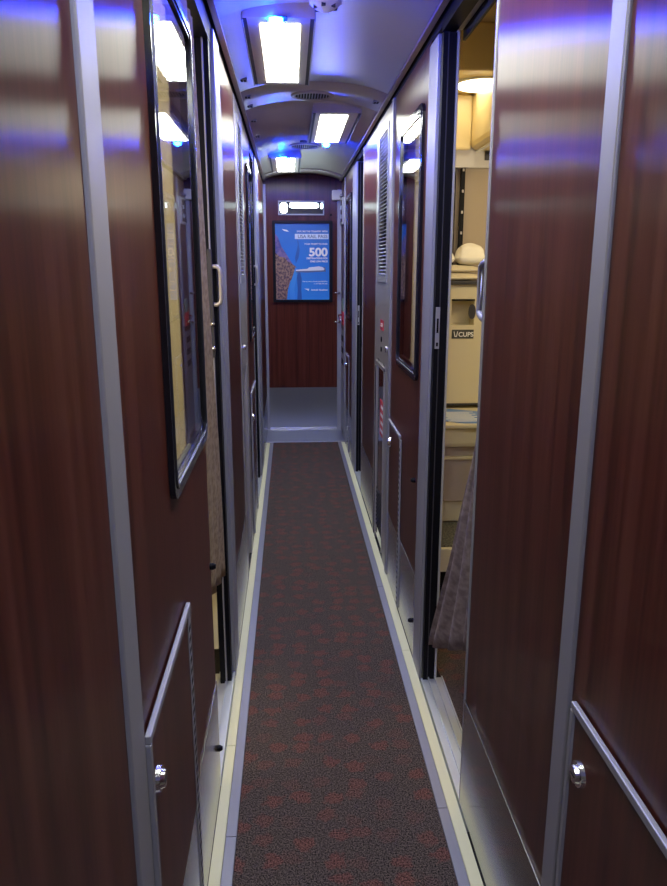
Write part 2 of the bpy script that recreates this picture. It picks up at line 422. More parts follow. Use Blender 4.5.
# ------------------------------------------------------------------ hatches with latch and piano hinge
def hatch(label, side, y_latch, y_hinge, z_top, zk=.335, latch=True, latch_z=None, latch_y=None):
    s = side; X = XL if s < 0 else XR
    ya, yb = min(y_latch, y_hinge), max(y_latch, y_hinge)
    h = root('access_hatch', label, 'hatch', (X, (ya+yb)/2, 0))
    a, b = (X-s*.0045, X-s*.002)
    def xx(d0, d1):
        p, q = X - s*d0, X - s*d1; return (min(p, q), max(p, q))
    obj('door', B((*xx(.0037, .008), ya+.006, yb-.004, zk+.002, z_top-.006)), M_WOOD, h)
    obj('kick_plate', B((*xx(.0037, .0075), ya+.006, yb-.004, .016, zk)), M_STEEL, h)
    t = .011
    ts = -1 if y_latch < y_hinge else 1
    obj('top_trim', B((*xx(.0037, .013), ya-.004, yb+.004, z_top-.008, z_top+.006)), M_STRIP, h, bevel=.002)
    e = y_latch
    obj('side_trim', B((*xx(.0037, .013), e-.006, e+.006, .02, z_top-.008)), M_STRIP, h, bevel=.002)
    # piano hinge: leaf plus knuckles
    hg = obj('hinge', B((*xx(.0037, .0095), y_hinge-.017, y_hinge+.017, .02, z_top-.012)), M_STRIP, h)
    bm = bmesh.new(); z = .03
    while z < z_top-.04:
        box(bm, *xx(.0094, .0097), y_hinge-.011, y_hinge+.011, z, z+.012); z += .0235
    obj('hinge_slots', bm, M_BLACK, hg)
    if latch:
        ly = latch_y if latch_y is not None else y_latch + (.043 if y_hinge > y_latch else -.043)
        lz = latch_z if latch_z is not None else z_top-.092
        bm = bmesh.new()
        cyl(bm, (X-s*.008, ly, lz), .021, -s*.007, 'X', 24, .0195); cyl(bm, (X-s*.015, ly, lz), .015, -s*.006, 'X', 24, .013)
        l = obj('latch', bm, M_CHROME, h)
        obj('latch_slot', B((*xx(.0208, .0216), ly-.007, ly+.007, lz-.0015, lz+.0015)), M_BLACK, l)
    return h
hatch('brown hatch with steel top trim on the near left wall under the window', -1, .928, 1.35, .79, latch_z=.69)
hatch('small brown hatch low on the far left wall, below the second window', -1, 3.80, 4.22, .795, latch_z=.66)
hatch('brown hatch with round lock at the lower right corner of the picture', 1, .995, .50, .775)
hatch('brown hatch with piano hinge under the right wall window', 1, 3.205, 2.872, .772)
hatch('distant brown hatch near the end of the right wall', 1, 5.84, 5.56, .77)
def stud(label, side, y, z, r=.009):
    X = XL if side < 0 else XR; bm = bmesh.new()
    cyl(bm, (X+side*.0005, y, z), r, -side*.0095, 'X', 16); cyl(bm, (X-side*.009, y, z), r, -side*.007, 'X', 16, r*.6)
    tag(obj('door_bumper', bm, M_BLACK, smooth=False), label, 'bumper', 'round black door bumpers')
stud('upper black rubber bumper on the near left panel edge', -1, 1.795, .683)
stud('lower black rubber bumper on the near left steel kick plate', -1, 1.775, .150)
stud('upper black rubber bumper right of the hinged hatch, right wall', 1, 2.543, .685)
stud('lower black rubber bumper on the right wall kick plate', 1, 2.524, .132)

# ------------------------------------------------------------------ sliding doors
def door(n, side, y0, y1, lead, handle_out=False):
    """leaf in the wall plane; lead = Y of the leading edge"""
    s = side; X = XL if s < 0 else XR
    d = sroot(n, (X, (y0+y1)/2, 0))
    def xx(a, b):
        p, q = X - s*a, X - s*b; return (min(p, q), max(p, q))
    obj('door_leaf', B((*xx(-.035, .0), y0, y1, .03, ZT)), M_WOOD, d)
    obj('kick_plate', B((*xx(.0002, .004), y0+.004, y1-.002, .022, .338)), M_STEEL, d, bevel=.001)
    e = (lead-.006, lead+.001) if lead > (y0+y1)/2 else (lead-.001, lead+.006)
    obj('edge_trim', B((*xx(-.036, .0045), e[0], e[1], .02, ZT)), M_STRIP, d, bevel=.0015)
    return d
D1 = door('door_1', 1, 1.083, 1.688, 1.688)
D2 = door('door_2', 1, 3.872, 4.565, 4.565)
def dhandle(parent, x, y0, z0, z1, out):
    """rounded D handle projecting along +Y or -X"""
    bm = bmesh.new(); dx, dy = out
    path = []
    for t in range(7):
        a = PI/2*t/6; path.append((1-math.cos(a)**1, math.sin(a)))
    r = .018
    pts = [(x, y0, z0)]
    for t in range(7):
        a = PI/2*t/6; pts.append((x+dx*(1-r*25*0)+0, y0, z0) if False else (x+dx*(math.sin(a)), y0+dy*math.sin(a), z0+r*(1-math.cos(a))))
    for t in range(7):
        a = PI/2*(1-t/6); pts.append((x+dx*math.sin(a), y0+dy*math.sin(a), z1-r*(1-math.cos(a))))
    pts.append((x, y0, z1))
    tube(bm, pts[1:-1], .009, 12)
    return obj('door_handle', bm, M_STRIP, parent, smooth=True)
dhandle(D1, XR+.012, 1.686, 1.325, 1.462, (0, .088))
# dark door-track frames at the far jambs
def jamb(n, side, y, z1, cream=True):
    s = side; X = XL if s < 0 else XR
    def xx(a, b):
        p, q = X + s*a, X + s*b; return (min(p, q), max(p, q))
    j = sroot(n, (X, y, 0))
    obj('gasket', B((*xx(.003, .017), y, y+.03, 0, z1), (*xx(.020, .0435), y+.004, y+.03, 0, z1)), M_BLACK, j)
    obj('bead', B((*xx(.017, .020), y-.002, y+.03, 0, z1)), M_SLOT, j)
    obj('inner_trim', B((*xx(.0435, .0495), y-.002, y+.03, 0, z1)), M_SILL if cream else M_STRIP, j)
    return j
J1 = jamb('door_jamb', 1, 2.288, 2.105)
J2 = jamb('door_jamb', 1, 4.985, 2.105)
# lock strike plates
def strike(parent, x, y, z0, z1):
    p = obj('strike_plate', B((x-.007, x+.007, y-.003, y, z0, z1)), M_STRIP, parent, bevel=.001)
    obj('strike_slot', B((x-.003, x+.003, y-.0042, y-.003, z0+.05, z1-.035), (x-.003, x+.003, y-.0042, y-.003, z0+.008, z0+.02)), M_BLACK, p)
strike(J1, XR+.0125, 2.288, 1.195, 1.325); strike(J2, XR+.0125, 4.985, 1.06, 1.19)
# left doors: leaf slid away, leading edge with handle, black track
def left_door(n, y, z1):
    d = sroot(n, (XL, y, 0))
    obj('gasket', B((XL-.020, XL-.006, y-.035, y+.012, .02, z1)), M_BLACK, d)
    obj('door_edge', B((XL-.043, XL-.024, y-.05, y+.012, .02, z1)), M_BLACK, d)
    obj('bead', B((XL-.0245, XL-.0205, y-.05, y+.01, .02, z1)), M_STRIP, d)
    XH = XL + .008
    lk = obj('lock_plate', B((XL-.030, XL-.016, y-.058, y-.050, 1.17, 1.50)), M_SLOT, d, bevel=.002)
    bm = bmesh.new()
    tube(bm, [(XL-.022, y-.045, 1.447), (XL-.006, y-.050, 1.449), (XH-.004, y-.052, 1.444), (XH, y-.052, 1.430), (XH, y-.052, 1.352), (XH-.004, y-.052, 1.338), (XL-.006, y-.050, 1.333), (XL-.022, y-.045, 1.335)], .0065, 12)
    obj('door_handle', bm, M_GREYP, d, smooth=True)
    for z in (1.275, 1.20):
        bm = bmesh.new(); cyl(bm, (XL-.020, y-.058, z), .008, -.016, 'Y', 16, .006); obj('lock_knob', bm, M_CHROME, d, smooth=True)
    return d
left_door('door_3', 2.355, 2.09); left_door('door_4', 4.905, 2.09)
struct('trim_cream_post', B((XL-.085, XL-.044, 2.30, 2.36, .16, 2.08)), M_CREAM)
# headers over the doorways
struct('trim_door_header_left', B((XL-TH, XL-.004, 1.817, 2.37, 2.085, ZT), (XL-TH, XL-.004, 4.352, 4.925, 2.085, ZT)), M_BLACK)
hd = struct('trim_door_header_right', B((XR+.004, XR+.045, 1.706, 2.318, 2.112, 2.25), (XR+.004, XR+.045, 4.568, 4.99, 2.112, 2.25)), M_BLACK)
struct('trim_door_track', B((XR+.046, XR+.064, 1.706, 2.318, 2.118, 2.14)), M_STRIP)
struct('trim_door_track_lip', B((XR+.066, XR+.074, 1.706, 2.318, 2.09, 2.25)), M_BLACK)
# sills
def sill(n, x0, x1, y0, y1):
    s = 1 if x0 > 0 else -1
    w = x1-x0
    struct(n, B((x0, x1, y0, y1, -.003, .022), (x0+w*.30, x0+w*.36, y0, y1, .022, .030), (x0+w*.62, x0+w*.68, y0, y1, .022, .030), (x0+w*.94, x1, y0, y1, .022, .028)), M_SILL)
sill('trim_door_sill', XR-.003, XR+.075, 1.60, 2.30); sill('trim_door_sill', XR-.003, XR+.075, 4.5, 4.99)
sill('trim_door_sill', XL-.075, XL+.003, 1.815, 2.37); sill('trim_door_sill', XL-.075, XL+.003, 4.35, 4.91)

# ------------------------------------------------------------------ equipment panels (grey, with louvres)
def equipment(label, side, y0, y1, gy0, gy1, gz0, gz1, full=True):
    s = side; X = XL if s < 0 else XR
    def xx(a, b):
        p, q = X - s*a, X - s*b; return (min(p, q), max(p, q))
    r = root('equipment_panel', label, 'panel', (X, (y0+y1)/2, 0))
    holes = []
    z = gz0; N = int((gz1-gz0)/.0165)
    obj('panel', B((*xx(-TH, .003), y0+.002, gy0, 0, ZT), (*xx(-TH, .003), gy1, y1-.002, 0, ZT), (*xx(-TH, .003), gy0, gy1, gz1, ZT), (*xx(-TH, .003), gy0, gy1, .99, gz0), (*xx(-TH, -.01), gy0, gy1, 0, .99)), M_GREYP, r)
    gr = obj('grille', B((*xx(-.03, -.02), gy0, gy1, gz0, gz1)), M_DARK, r)
    bm = bmesh.new()
    ringprism(bm, [(gy1+.025, gz1+.025), (gy0-.025, gz1+.025), (gy0-.025, gz0-.03), (gy1+.025, gz0-.03)], [(gy1, gz1), (gy0, gz1), (gy0, gz0), (gy1, gz0)], 'YZ', X-s*.0031, X-s*.007)
    obj('grille_frame', bm, M_STRIP, r)
    bm = bmesh.new()
    for i in range(N):
        zz = gz0 + (gz1-gz0)*(i+.5)/N
        x0, x1 = X+s*.016, X-s*.003
        A = [(x0, zz+.004), (x1, zz-.004), (x1, zz-.001), (x0, zz+.007)]
        vs = [[bm.verts.new((x, y, z)) for x, z in A] for y in (gy0, gy1)]
        for k in range(4): bm.faces.new((vs[0][k], vs[0][(k+1) % 4], vs[1][(k+1) % 4], vs[1][k]))
        bm.faces.new(vs[0]); bm.faces.new(vs[1][::-1])
    obj('louvres', bm, M_STRIP, gr)
    return r, xx
R1, xx = equipment('tall grey service panel with louvred grille and red sign on right wall', 1, 3.245, 3.868, 3.43, 3.745, 1.405, 2.045)
obj('edge_strip', B((*xx(.003, .010), 3.247, 3.285, 0, ZT)), M_STRIP, R1, bevel=.002)
sg = obj('red_sign', B((*xx(.003, .0045), 3.50, 3.625, 1.145, 1.195)), M_RED, R1)
bm = bmesh.new(); prism(bm, [(3.60, 1.162), (3.54, 1.162), (3.54, 1.158), (3.525, 1.170), (3.54, 1.182), (3.54, 1.178), (3.60, 1.178), (3.60, 1.173), (3.552, 1.173), (3.552, 1.167), (3.60, 1.167)], 'YZ', XR-.0047, XR-.0055); obj('sign_arrow', bm, M_WHT, sg)
for z in (1.10, 1.052):
    bm = bmesh.new(); cyl(bm, (XR-.003, 3.575, z), .013, -.004, 'X', 20); obj('button', bm, M_BLACK, R1)
bm = bmesh.new(); cyl(bm, (XR-.003, 3.34, 1.075), .014, -.012, 'X', 20); obj('key_switch', bm, M_CHROME, R1)
# mirror-polished extinguisher cabinet door
cab = obj('cabinet_frame', B((*xx(-.0098, .009), 3.42, 3.432, .04, .97), (*xx(-.0098, .009), 3.735, 3.746, .04, .97), (*xx(-.0098, .009), 3.42, 3.746, .958, .978)), M_GREYP, R1)
M_MIRROR = plain('polished_mirror_steel', (.55, .56, .58), .07, 1.)
cd = obj('cabinet_door', B((*xx(-.0098, .002), 3.433, 3.734, .04, .957)), M_MIRROR, R1)
obj('cabinet_hinge', B((*xx(.009, .012), 3.736, 3.745, .03, .95)), M_BLACK, cab)
lb = obj('cabinet_label', B((*xx(.002, .0035), 3.45, 3.60, .62, .80)), M_RED, cd)
for i in range(4): obj('label_line', B((*xx(.0035, .0042), 3.47, 3.57-.012*(i % 2), .64+.04*i, .64+.04*i+.016)), M_WHT, lb)
bm = bmesh.new()
for i in range(10): box(bm, *xx(.002, .0045), 3.46, 3.70, .10+.022*i, .108+.022*i)
obj('vent_slots', bm, M_BLACK, cd)
L1, xx = equipment('tall grey service panel with louvred grille on left wall', -1, 3.203, 3.717, 3.31, 3.56, 1.405, 2.045)
bm = bmesh.new(); cyl(bm, (XL+.003, 3.33, 1.09), .012, .012, 'X', 20); obj('key_switch', bm, M_CHROME, L1)

# ------------------------------------------------------------------ end wall and its things
struct('wall_end', B((XL-.08, XR+.08, YE, YE+.06, 0, 2.27)), M_WOODX)
struct('baseboard_end', B((XL, XR-.035, YE-.004, YE, .02, .385)), M_STEELX)
struct('trim_end_threshold', B((XL, XR-.035, YE-.012, YE, .003, .022)), M_CHROME)
struct('trim_8', B((.410, .4445, YE-.03, YE, 0, 2.08)), M_STRIP)
struct('trim_9', B((XL+.001, XL+.022, YE-.02, YE, 0, 2.12)), M_STRIP)
# poster
P = root('framed_poster', 'blue travel poster with a large 500 in a black frame on end wall', 'poster', (.11, YE, 1.14))
bm = bmesh.new(); ringprism(bm, rrect(-.148, .369, 1.142, 1.827, .008, 2), rrect(-.123, .340, 1.164, 1.803, .003, 2), 'XZ', YE, YE-.022)
obj('frame', bm, M_POSTB, P)
PY = YE-.008
sh = obj('print', B((-.124, .341, PY, YE-.001, 1.163, 1.804)), M_PHOTO, P)
def art(n, pts, mat, d):
    bm = bmesh.new(); prism(bm, pts, 'XZ', PY-.0004-d, PY-d); return obj(n, bm, mat, sh)
art('rock_picture', [(-.123, 1.72), (-.10, 1.69), (-.07, 1.61), (-.03, 1.55), (.00, 1.50), (.035, 1.45), (.04, 1.40), (-.123, 1.38)], M_ROCK, .0005)
art('brush_picture', [(-.123, 1.56), (-.09, 1.53), (-.04, 1.52), (-.02, 1.49), (.03, 1.46), (.055, 1.44), (.03, 1.36), (0, 1.32), (-.02, 1.25), (-.03, 1.165), (-.123, 1.165)], M_BRUSH, .0010)
art('river_picture', [(.035, 1.40), (.045, 1.44), (.075, 1.41), (.05, 1.33), (.035, 1.25), (.045, 1.165), (.00, 1.165), (-.005, 1.25), (.01, 1.33)], M_RIVER, .0015)
art('bank_picture', [(.055, 1.40), (.085, 1.41), (.10, 1.34), (.095, 1.25), (.10, 1.165), (.06, 1.165), (.065, 1.25), (.06, 1.33)], M_DKBLUE, .0015)
art('rock_shadow_picture', [(.06, 1.68), (.075, 1.66), (.085, 1.58), (.075, 1.52), (.05, 1.47), (.045, 1.52), (.06, 1.58), (.07, 1.63)], M_DKBLUE, .0008)
art('train_picture', [(.05, 1.408), (.05, 1.418), (.10, 1.422), (.15, 1.426), (.165, 1.438), (.25, 1.447), (.283, 1.441), (.300, 1.425), (.29, 1.414), (.15, 1.409)], M_TRAIN, .002)
art('train_shadow_picture', [(.05, 1.398), (.05, 1.408), (.15, 1.409), (.29, 1.414), (.300, 1.425), (.285, 1.443), (.305, 1.44), (.312, 1.402), (.15, 1.394)], M_SLATE, .002)
art('emblem_picture', [(-.065, 1.757), (-.025, 1.751), (-.003, 1.735), (-.028, 1.738), (-.048, 1.744)], M_WHT, .002)
art('title_bar', [(.045, 1.675), (.045, 1.718), (.334, 1.718), (.334, 1.675)], M_PALE, .002)
art('operator_emblem', [(.122, 1.258), (.165, 1.256), (.158, 1.238), (.148, 1.247)], M_WHT, .002)
tx = lambda b, s, z, m=M_WHT, w=0., x=.326, xs=1., d=.0032: text('lettering', b, s, m, sh, (x, PY-d, z), FACE_CAM, 'RIGHT', w, xs)
tx('EXPLORE THE COUNTRY WITH', .0185, 1.732, w=.0003)
tx('USA RAIL PASS', .0395, 1.683, M_SLATE, w=.0008)
tx('YOUR TICKET TO OVER', .0185, 1.628, w=.0003)
tx('500', .096, 1.534, w=.0034, xs=1.12)
tx('DESTINATIONS FOR', .0200, 1.508, w=.0006)
tx('ONE LOW PRICE', .0200, 1.482, w=.0006)
tx('Find out more at Amtrak.com/USARailPass', .0125, 1.315, w=.0002)
tx('or call 1-800-USA-RAIL', .0125, 1.296, w=.0002)
tx('Amtrak Vacations', .0200, 1.241, w=.0006)
# framed window over the poster; its light reflections are painted as glowing patches
E1 = root('reflecting_window', 'slim steel framed window above the poster, light reflections painted as glow', 'light', (.1, YE, 1.87))
bm = bmesh.new(); ringprism(bm, [(.297, 1.988), (-.094, 1.988), (-.094, 1.872), (.297, 1.872)], [(.288, 1.979), (-.085, 1.979), (-.085, 1.881), (.288, 1.881)], 'XZ', YE-.001, YE-.022)
obj('frame', bm, M_STRIP, E1)
obj('panel', B((-.084, .287, YE-.016, YE-.001, 1.882, 1.978)), M_SLOT, E1)
for a, b, c_, d in ((-.077, -.015, 1.887, 1.972), (.003, .248, 1.930, 1.969), (.266, .285, 1.925, 1.969)):
    bm = bmesh.new(); prism(bm, rrect(a, b, c_, d, min(b-a, d-c_)*.4), 'XZ', YE-.016, YE-.0175); obj('lens', bm, M_REFLGLOW, E1)  # glowing shapes stand in for the ceiling light mirrored in the pane
bm = bmesh.new(); cyl(bm, (.356, YE, 1.874), .010, -.008, 'Y', 16); tag(obj('wall_bumper', bm, M_BLACK), 'small black round bumper on end wall beside the window', 'bumper')
# door closer box
bx = root('door_closer', 'white box shaped door closer high on the end door', 'door closer', (.40, 6.44, 1.99))
obj('housing', B((.362, .446, 6.41, 6.468, 1.99, 2.07)), M_WHITE, bx, bevel=.006)
obj('arm', B((.424, .444, 6.30, 6.409, 2.01, 2.03)), M_STRIP, bx, bevel=.002)
for z, n_ in ((1.222, 'upper'), (.972, 'lower')):
    k = root('lever_handle', n_ + ' steel lever handle at the end door edge, right of the poster', 'handle', (.41, 6.45, z))
    bm = bmesh.new(); tube(bm, [(.425, 6.468, z), (.425, 6.445, z), (.418, 6.438, z), (.376, 6.438, z)], .006); obj('lever', bm, M_CHROME, k, smooth=True)
    bm = bmesh.new(); cyl(bm, (.425, 6.4705, z), .012, -.005, 'Y', 18); obj('rose', bm, M_CHROME, k)
# end service niche in the right wall
struct('wall_right_end', B((XR, XR+TH, 6.10, YE, 0, ZT)), M_WOOD)
N1 = root('control_cabinet', 'dark glass fronted control cabinet high at the far right', 'cabinet', (XR, 6.27, 1.8))
obj('body', B((XR-.02, XR+.0005, 6.14, 6.40, 1.78, 1.99)), M_STRIP, N1, bevel=.003)
obj('glass_door', B((XR-.023, XR-.0202, 6.155, 6.385, 1.80, 1.975)), M_BLKGL, N1)
[obj('indicator', B((XR-.025, XR-.0232, 6.22, 6.26, z, z+.03)), M_PALE, N1) for z in (1.83, 1.90)]
N2 = root('emergency_handle', 'red emergency pull handle below a green plate at far right', 'handle', (XR, 6.27, .98))
obj('backplate', B((XR-.008, XR, 6.17, 6.37, .96, 1.07)), M_RED, N2, bevel=.002)
obj('green_plate', B((XR-.006, XR, 6.19, 6.35, 1.08, 1.18)), M_GREEN, N2)
bm = bmesh.new(); tube(bm, [(XR-.008, 6.20, 1.00), (XR-.03, 6.20, 1.00), (XR-.036, 6.21, 1.005), (XR-.036, 6.33, 1.04), (XR-.03, 6.34, 1.04), (XR-.008, 6.34, 1.04)], .006); obj('grip', bm, M_CHROME, N2, smooth=True)
N3 = root('service_locker', 'narrow steel locker with dark slots beside the end door', 'locker', (XR, 6.27, .04))
obj('door', B((XR-.006, XR, 6.14, 6.42, .04, .92)), M_STRIP, N3, bevel=.002)
obj('slots', B(*[(XR-.0072, XR-.006, 6.17, 6.39, z, z+.05) for z in (.62, .72, .82)]), M_BLACK, N3)

# ------------------------------------------------------------------ ceiling lights
def ceiling_light(label, x0, x1, y0, y1, dome_y, z, rail):
    r = root('ceiling_light', label, 'light', ((x0+x1)/2, (y0+y1)/2, z), 'recessed corridor ceiling lights')
    f0, f1 = rail
    obj('frame', B((f0, f1, y0-.06, y1+.045, z+.002, z+.045)), M_CEIL, r, bevel=.001)
    for a in (f0, f1-.012):
        fr = obj('side_slot', B((a, a+.012, y0-.05, y1+.04, z+.0, z+.002)), M_SLOT, r)
    for a in (f0-.004, f1):
        obj('side_lip', B((a, a+.004, y0-.05, y1+.04, z-.004, z+.03)), M_STRIP, r)
    obj('diffuser', B((x0, x1, y0, y1, z+.0002, z+.002)), M_LAMP, r)
    hs = obj('night_light_mount', B(((x0+x1)/2-.022, (x0+x1)/2+.022, dome_y-.02, dome_y+.02, z, z+.002)), M_SLOT, r)
    bm = bmesh.new(); cx = (x0+x1)/2 - (.012 if x0 < 0 else 0)
    prof = [(.021, 0), (.0205, -.006), (.017, -.013), (.010, -.018), (.003, -.020)]
    rings = [[bm.verts.new((cx+rr*math.cos(2*PI*i/20), dome_y+rr*math.sin(2*PI*i/20), z+dz)) for i in range(20)] for rr, dz in prof]
    for A, Bq in zip(rings, rings[1:]):
        for i in range(20): bm.faces.new((A[i], A[(i+1) % 20], Bq[(i+1) % 20], Bq[i]))
    bm.faces.new(rings[-1]); bm.faces.new(rings[0][::-1])
    d = obj('night_light', bm, M_BLUE, r, smooth=True)
    return r
LZ = 2.163
ceiling_light('nearest bright ceiling light, blue night lamp at its near end', -.081, .041, 2.455, 3.17, 2.40, LZ, (-.131, .083))
ceiling_light('second ceiling light, set to the right, blue lamp at its far end', .160, .293, 3.82, 4.60, 4.66, LZ, (.122, .352))
ceiling_light('farthest small ceiling light close to the end wall', -.084, .042, 5.31, 6.0, 5.24, LZ, (-.131, .083))
for a in ((.160, .293, .95, 1.70, 1.76, 'ceiling light over the viewer, out of the frame'), (-.081, .041, -.45, .27, -.51, 'ceiling light behind the viewer, out of the frame')):
    ceiling_light(a[5], *a[:5], LZ, (.122, .352) if a[0] > 0 else (-.131, .083))

# vents
def vent(label, cx, cy, rx, ry):
    z = zc(cx)
    r = root('ceiling_vent', label, 'vent', (cx, cy, z))
    bm = bmesh.new(); n = 40
    P_ = lambda a, k, dz: (cx+rx*k*math.cos(a), cy+ry*k*math.sin(a), z-.002+dz)
    rg = [[bm.verts.new(P_(2*PI*i/n, k, dz)) for i in range(n)] for k, dz in ((1.1, .004), (1.08, -.006), (.93, -.008), (.92, .004))]
    for A, Bq in zip(rg, rg[1:]+rg[:1]):
        for i in range(n): bm.faces.new((A[i], A[(i+1) % n], Bq[(i+1) % n], Bq[i]))
    obj('rim', bm, M_CEILE, r, smooth=True)
    bm = bmesh.new(); cyl(bm, (cx, cy, z-.004), rx*.93, .003, 'Z', n, squash=ry/rx); obj('backing', bm, M_DARK, r)
    bm = bmesh.new()
    for i in range(13):
        x = cx - rx*.86 + 2*rx*.86*i/12; hy = ry*.9*math.sqrt(max(0, 1-((x-cx)/(rx*.93))**2))
        box(bm, x-.0022, x+.0022, cy-hy, cy+hy, z-.008, z-.004)
    obj('slat', bm, M_STRIP, r)
vent('nearer oval slatted vent in the ceiling, beside the first seam', .112, 3.585, .090, .075)
vent('farther oval slatted vent in the ceiling, between second and third lights', .105, 5.02, .095, .10)
bm = bmesh.new(); cyl(bm, (.094, 4.84, zc(.094)-.010), .022, .010, 'Z', 20); tag(obj('ceiling_sensor', bm, M_SLOT), 'small dark round sensor in front of the farther vent', 'sensor')
# coat hook clips
for i, (y, nm) in enumerate(((3.165, 'nearest the first light'), (3.46, 'second from the front'), (3.65, 'third from the front'), (4.0, 'just past the second ceiling seam'), (4.46, 'farthest down the left edge'))):
    z = zc(-.175)
    c_ = root('ceiling_clip', 'small dark ceiling clip on the left, ' + nm, 'clip', (-.175, y, z))
    obj('plate', B((-.19, -.160, y-.022, y+.022, z-.004, z+.003)), M_STRIP, c_, bevel=.001)
    obj('slot', B((-.186, -.177, y-.015, y+.015, z-.0055, z-.004), (-.173, -.164, y-.015, y+.015, z-.0055, z-.004)), M_BLACK, c_)
c_ = root('ceiling_clip', 'small dark ceiling clip on the right, beside the near seam band', 'clip', (.398, 3.535, zc(.398)))
z = zc(.398)
obj('plate', B((.384, .412, 3.51, 3.56, z-.005, z+.003)), M_STRIP, c_, bevel=.001); obj('slot', B((.388, .397, 3.518, 3.552, z-.0065, z-.005), (.400, .409, 3.518, 3.552, z-.0065, z-.005)), M_BLACK, c_)
# smoke detector
z = zc(.112)
sd = root('smoke_detector', 'white round smoke detector at the top edge of the picture', 'smoke detector', (.112, 2.33, z))
bm = bmesh.new(); cyl(bm, (.112, 2.33, z+.004), .054, -.014, 'Z', 32, .052); obj('base', bm, M_WHITE, sd, bevel=.001)
bm = bmesh.new(); cyl(bm, (.112, 2.33, z-.010), .040, -.016, 'Z', 32, .038); obj('dark_ring', bm, M_SLOT, sd)
bm = bmesh.new(); cyl(bm, (.112, 2.33, z-.022), .047, -.014, 'Z', 32, .030); cyl(bm, (.112, 2.33, z-.036), .030, -.010, 'Z', 32, .010)
for i in range(8):
    a = 2*PI*i/8; box(bm, .112+.044*math.cos(a)-.003, .112+.044*math.cos(a)+.003, 2.33+.044*math.sin(a)-.003, 2.33+.044*math.sin(a)+.003, z-.026, z-.008)
obj('cap', bm, M_WHITE, sd)
bm = bmesh.new()
for i in range(6):
    a = 2*PI*i/6+.3; box(bm, .112+.03*math.cos(a)-.006, .112+.03*math.cos(a)+.006, 2.33+.03*math.sin(a)-.006, 2.33+.03*math.sin(a)+.006, z-.0375, z-.030)
obj('vents', bm, M_SLOT, sd)

# ------------------------------------------------------------------ compartment behind the right doorway
RX1 = 1.85
struct('wall_room_back', B((XR+TH+.001, RX1, 3.42, 3.46, 0, 2.42)), M_TAN)
struct('wall_room_side', B((RX1, RX1+.04, 1.0, 3.46, 0, 2.42)), M_CREAM)
struct('wall_room_front', B((XR+TH+.001, RX1, 1.0, 1.04, 0, 2.42)), M_CREAM)
struct('wall_room_lining', B((XR+TH+.001, XR+TH+.008, 2.32, 2.56, 0, 2.42), (XR+TH+.001, XR+TH+.008, 2.56, 3.0, 0, 1.08), (XR+TH+.001, XR+TH+.008, 2.56, 3.0, 1.95, 2.42), (XR+TH+.001, XR+TH+.008, 3.0, 3.42, 0, 2.42), (XR+TH+.001, XR+TH+.008, 1.04, 1.70, 0, 2.42)), M_CREAM)
struct('ceiling_room', B((XR+TH, RX1, 1.0, 3.46, 2.34, 2.37)), plain('tan_ceiling', (.55, .42, .22), .6))
struct('wall_room_soffit', B((XR+TH+.013, RX1, 2.98, 3.419, 2.172, 2.339)), M_YCREAM, bevel=.006)
struct('wall_room_upper', B((XR+TH+.013, .7995, 3.36, 3.384, 1.945, 2.171)), M_YCREAM, bevel=.01)
struct('wall_room_band', B((XR+TH+.013, RX1, 3.385, 3.419, 1.875, 2.149)), M_GREYW)
bm = bmesh.new()   # stowed upper berth with rounded lower front edge
prism(bm, [(.80, 2.165), (.80, 1.975), (.806, 1.958), (.82, 1.949), (.84, 1.945), (1.7, 1.96), (1.7, 2.165)], 'XZ', 1.3, 3.38)
b_ = root('upper_berth', 'cream moulded upper berth folded up inside the compartment', 'berth', (1.2, 2.3, 1.93))
obj('shell', bm, M_YCREAM, b_)
obj('edge_trim', B((.826, .842, 1.3, 3.379, 1.938, 1.946)), M_WHITE, b_, bevel=.002)
bm = bmesh.new(); cyl(bm, (.795, 3.18, 2.171), .108, -.012, 'Z', 40, .10)
rl = root('round_ceiling_lamp', 'round glowing lamp inside the right compartment', 'lamp', (.80, 3.20, 2.15))
obj('lens', bm, M_LAMPR, rl, smooth=False)
bm = bmesh.new(); ringprism(bm, [(.795+.122*math.cos(2*PI*i/40), 3.18+.122*math.sin(2*PI*i/40)) for i in range(40)], [(.795+.109*math.cos(2*PI*i/40), 3.18+.109*math.sin(2*PI*i/40)) for i in range(40)], 'XY', 2.1715, 2.164); obj('rim', bm, M_WHITE, rl)
hk = root('coat_hook', 'small dark coat hook on the grey band inside the compartment', 'hook', (.885, 3.384, 1.93))
obj('plate', B((.868, .90, 3.378, 3.3855, 1.905, 1.955)), M_SLOT, hk, bevel=.002)
bm = bmesh.new(); tube(bm, [(.884, 3.378, 1.935), (.884, 3.35, 1.925), (.884, 3.342, 1.935), (.884, 3.34, 1.95)], .005); obj('prong', bm, M_CHROME, hk, smooth=True)
# slotted black rails for the shelf
for x, w_ in ((.737, 'left'), (.778, 'right')):
    sr = root('slotted_rail', w_ + ' black slotted rail above the white pillows', 'rail', (x, 3.40, 1.45))
    obj('rail', B((x-.009, x+.009, 3.395, 3.419, 1.45, 1.874)), M_BLACK, sr)
    [obj('stud', B((x-.004, x+.004, 3.392, 3.3949, 1.50+.09*k, 1.512+.09*k)), M_GREYP, sr) for k in range(5)]
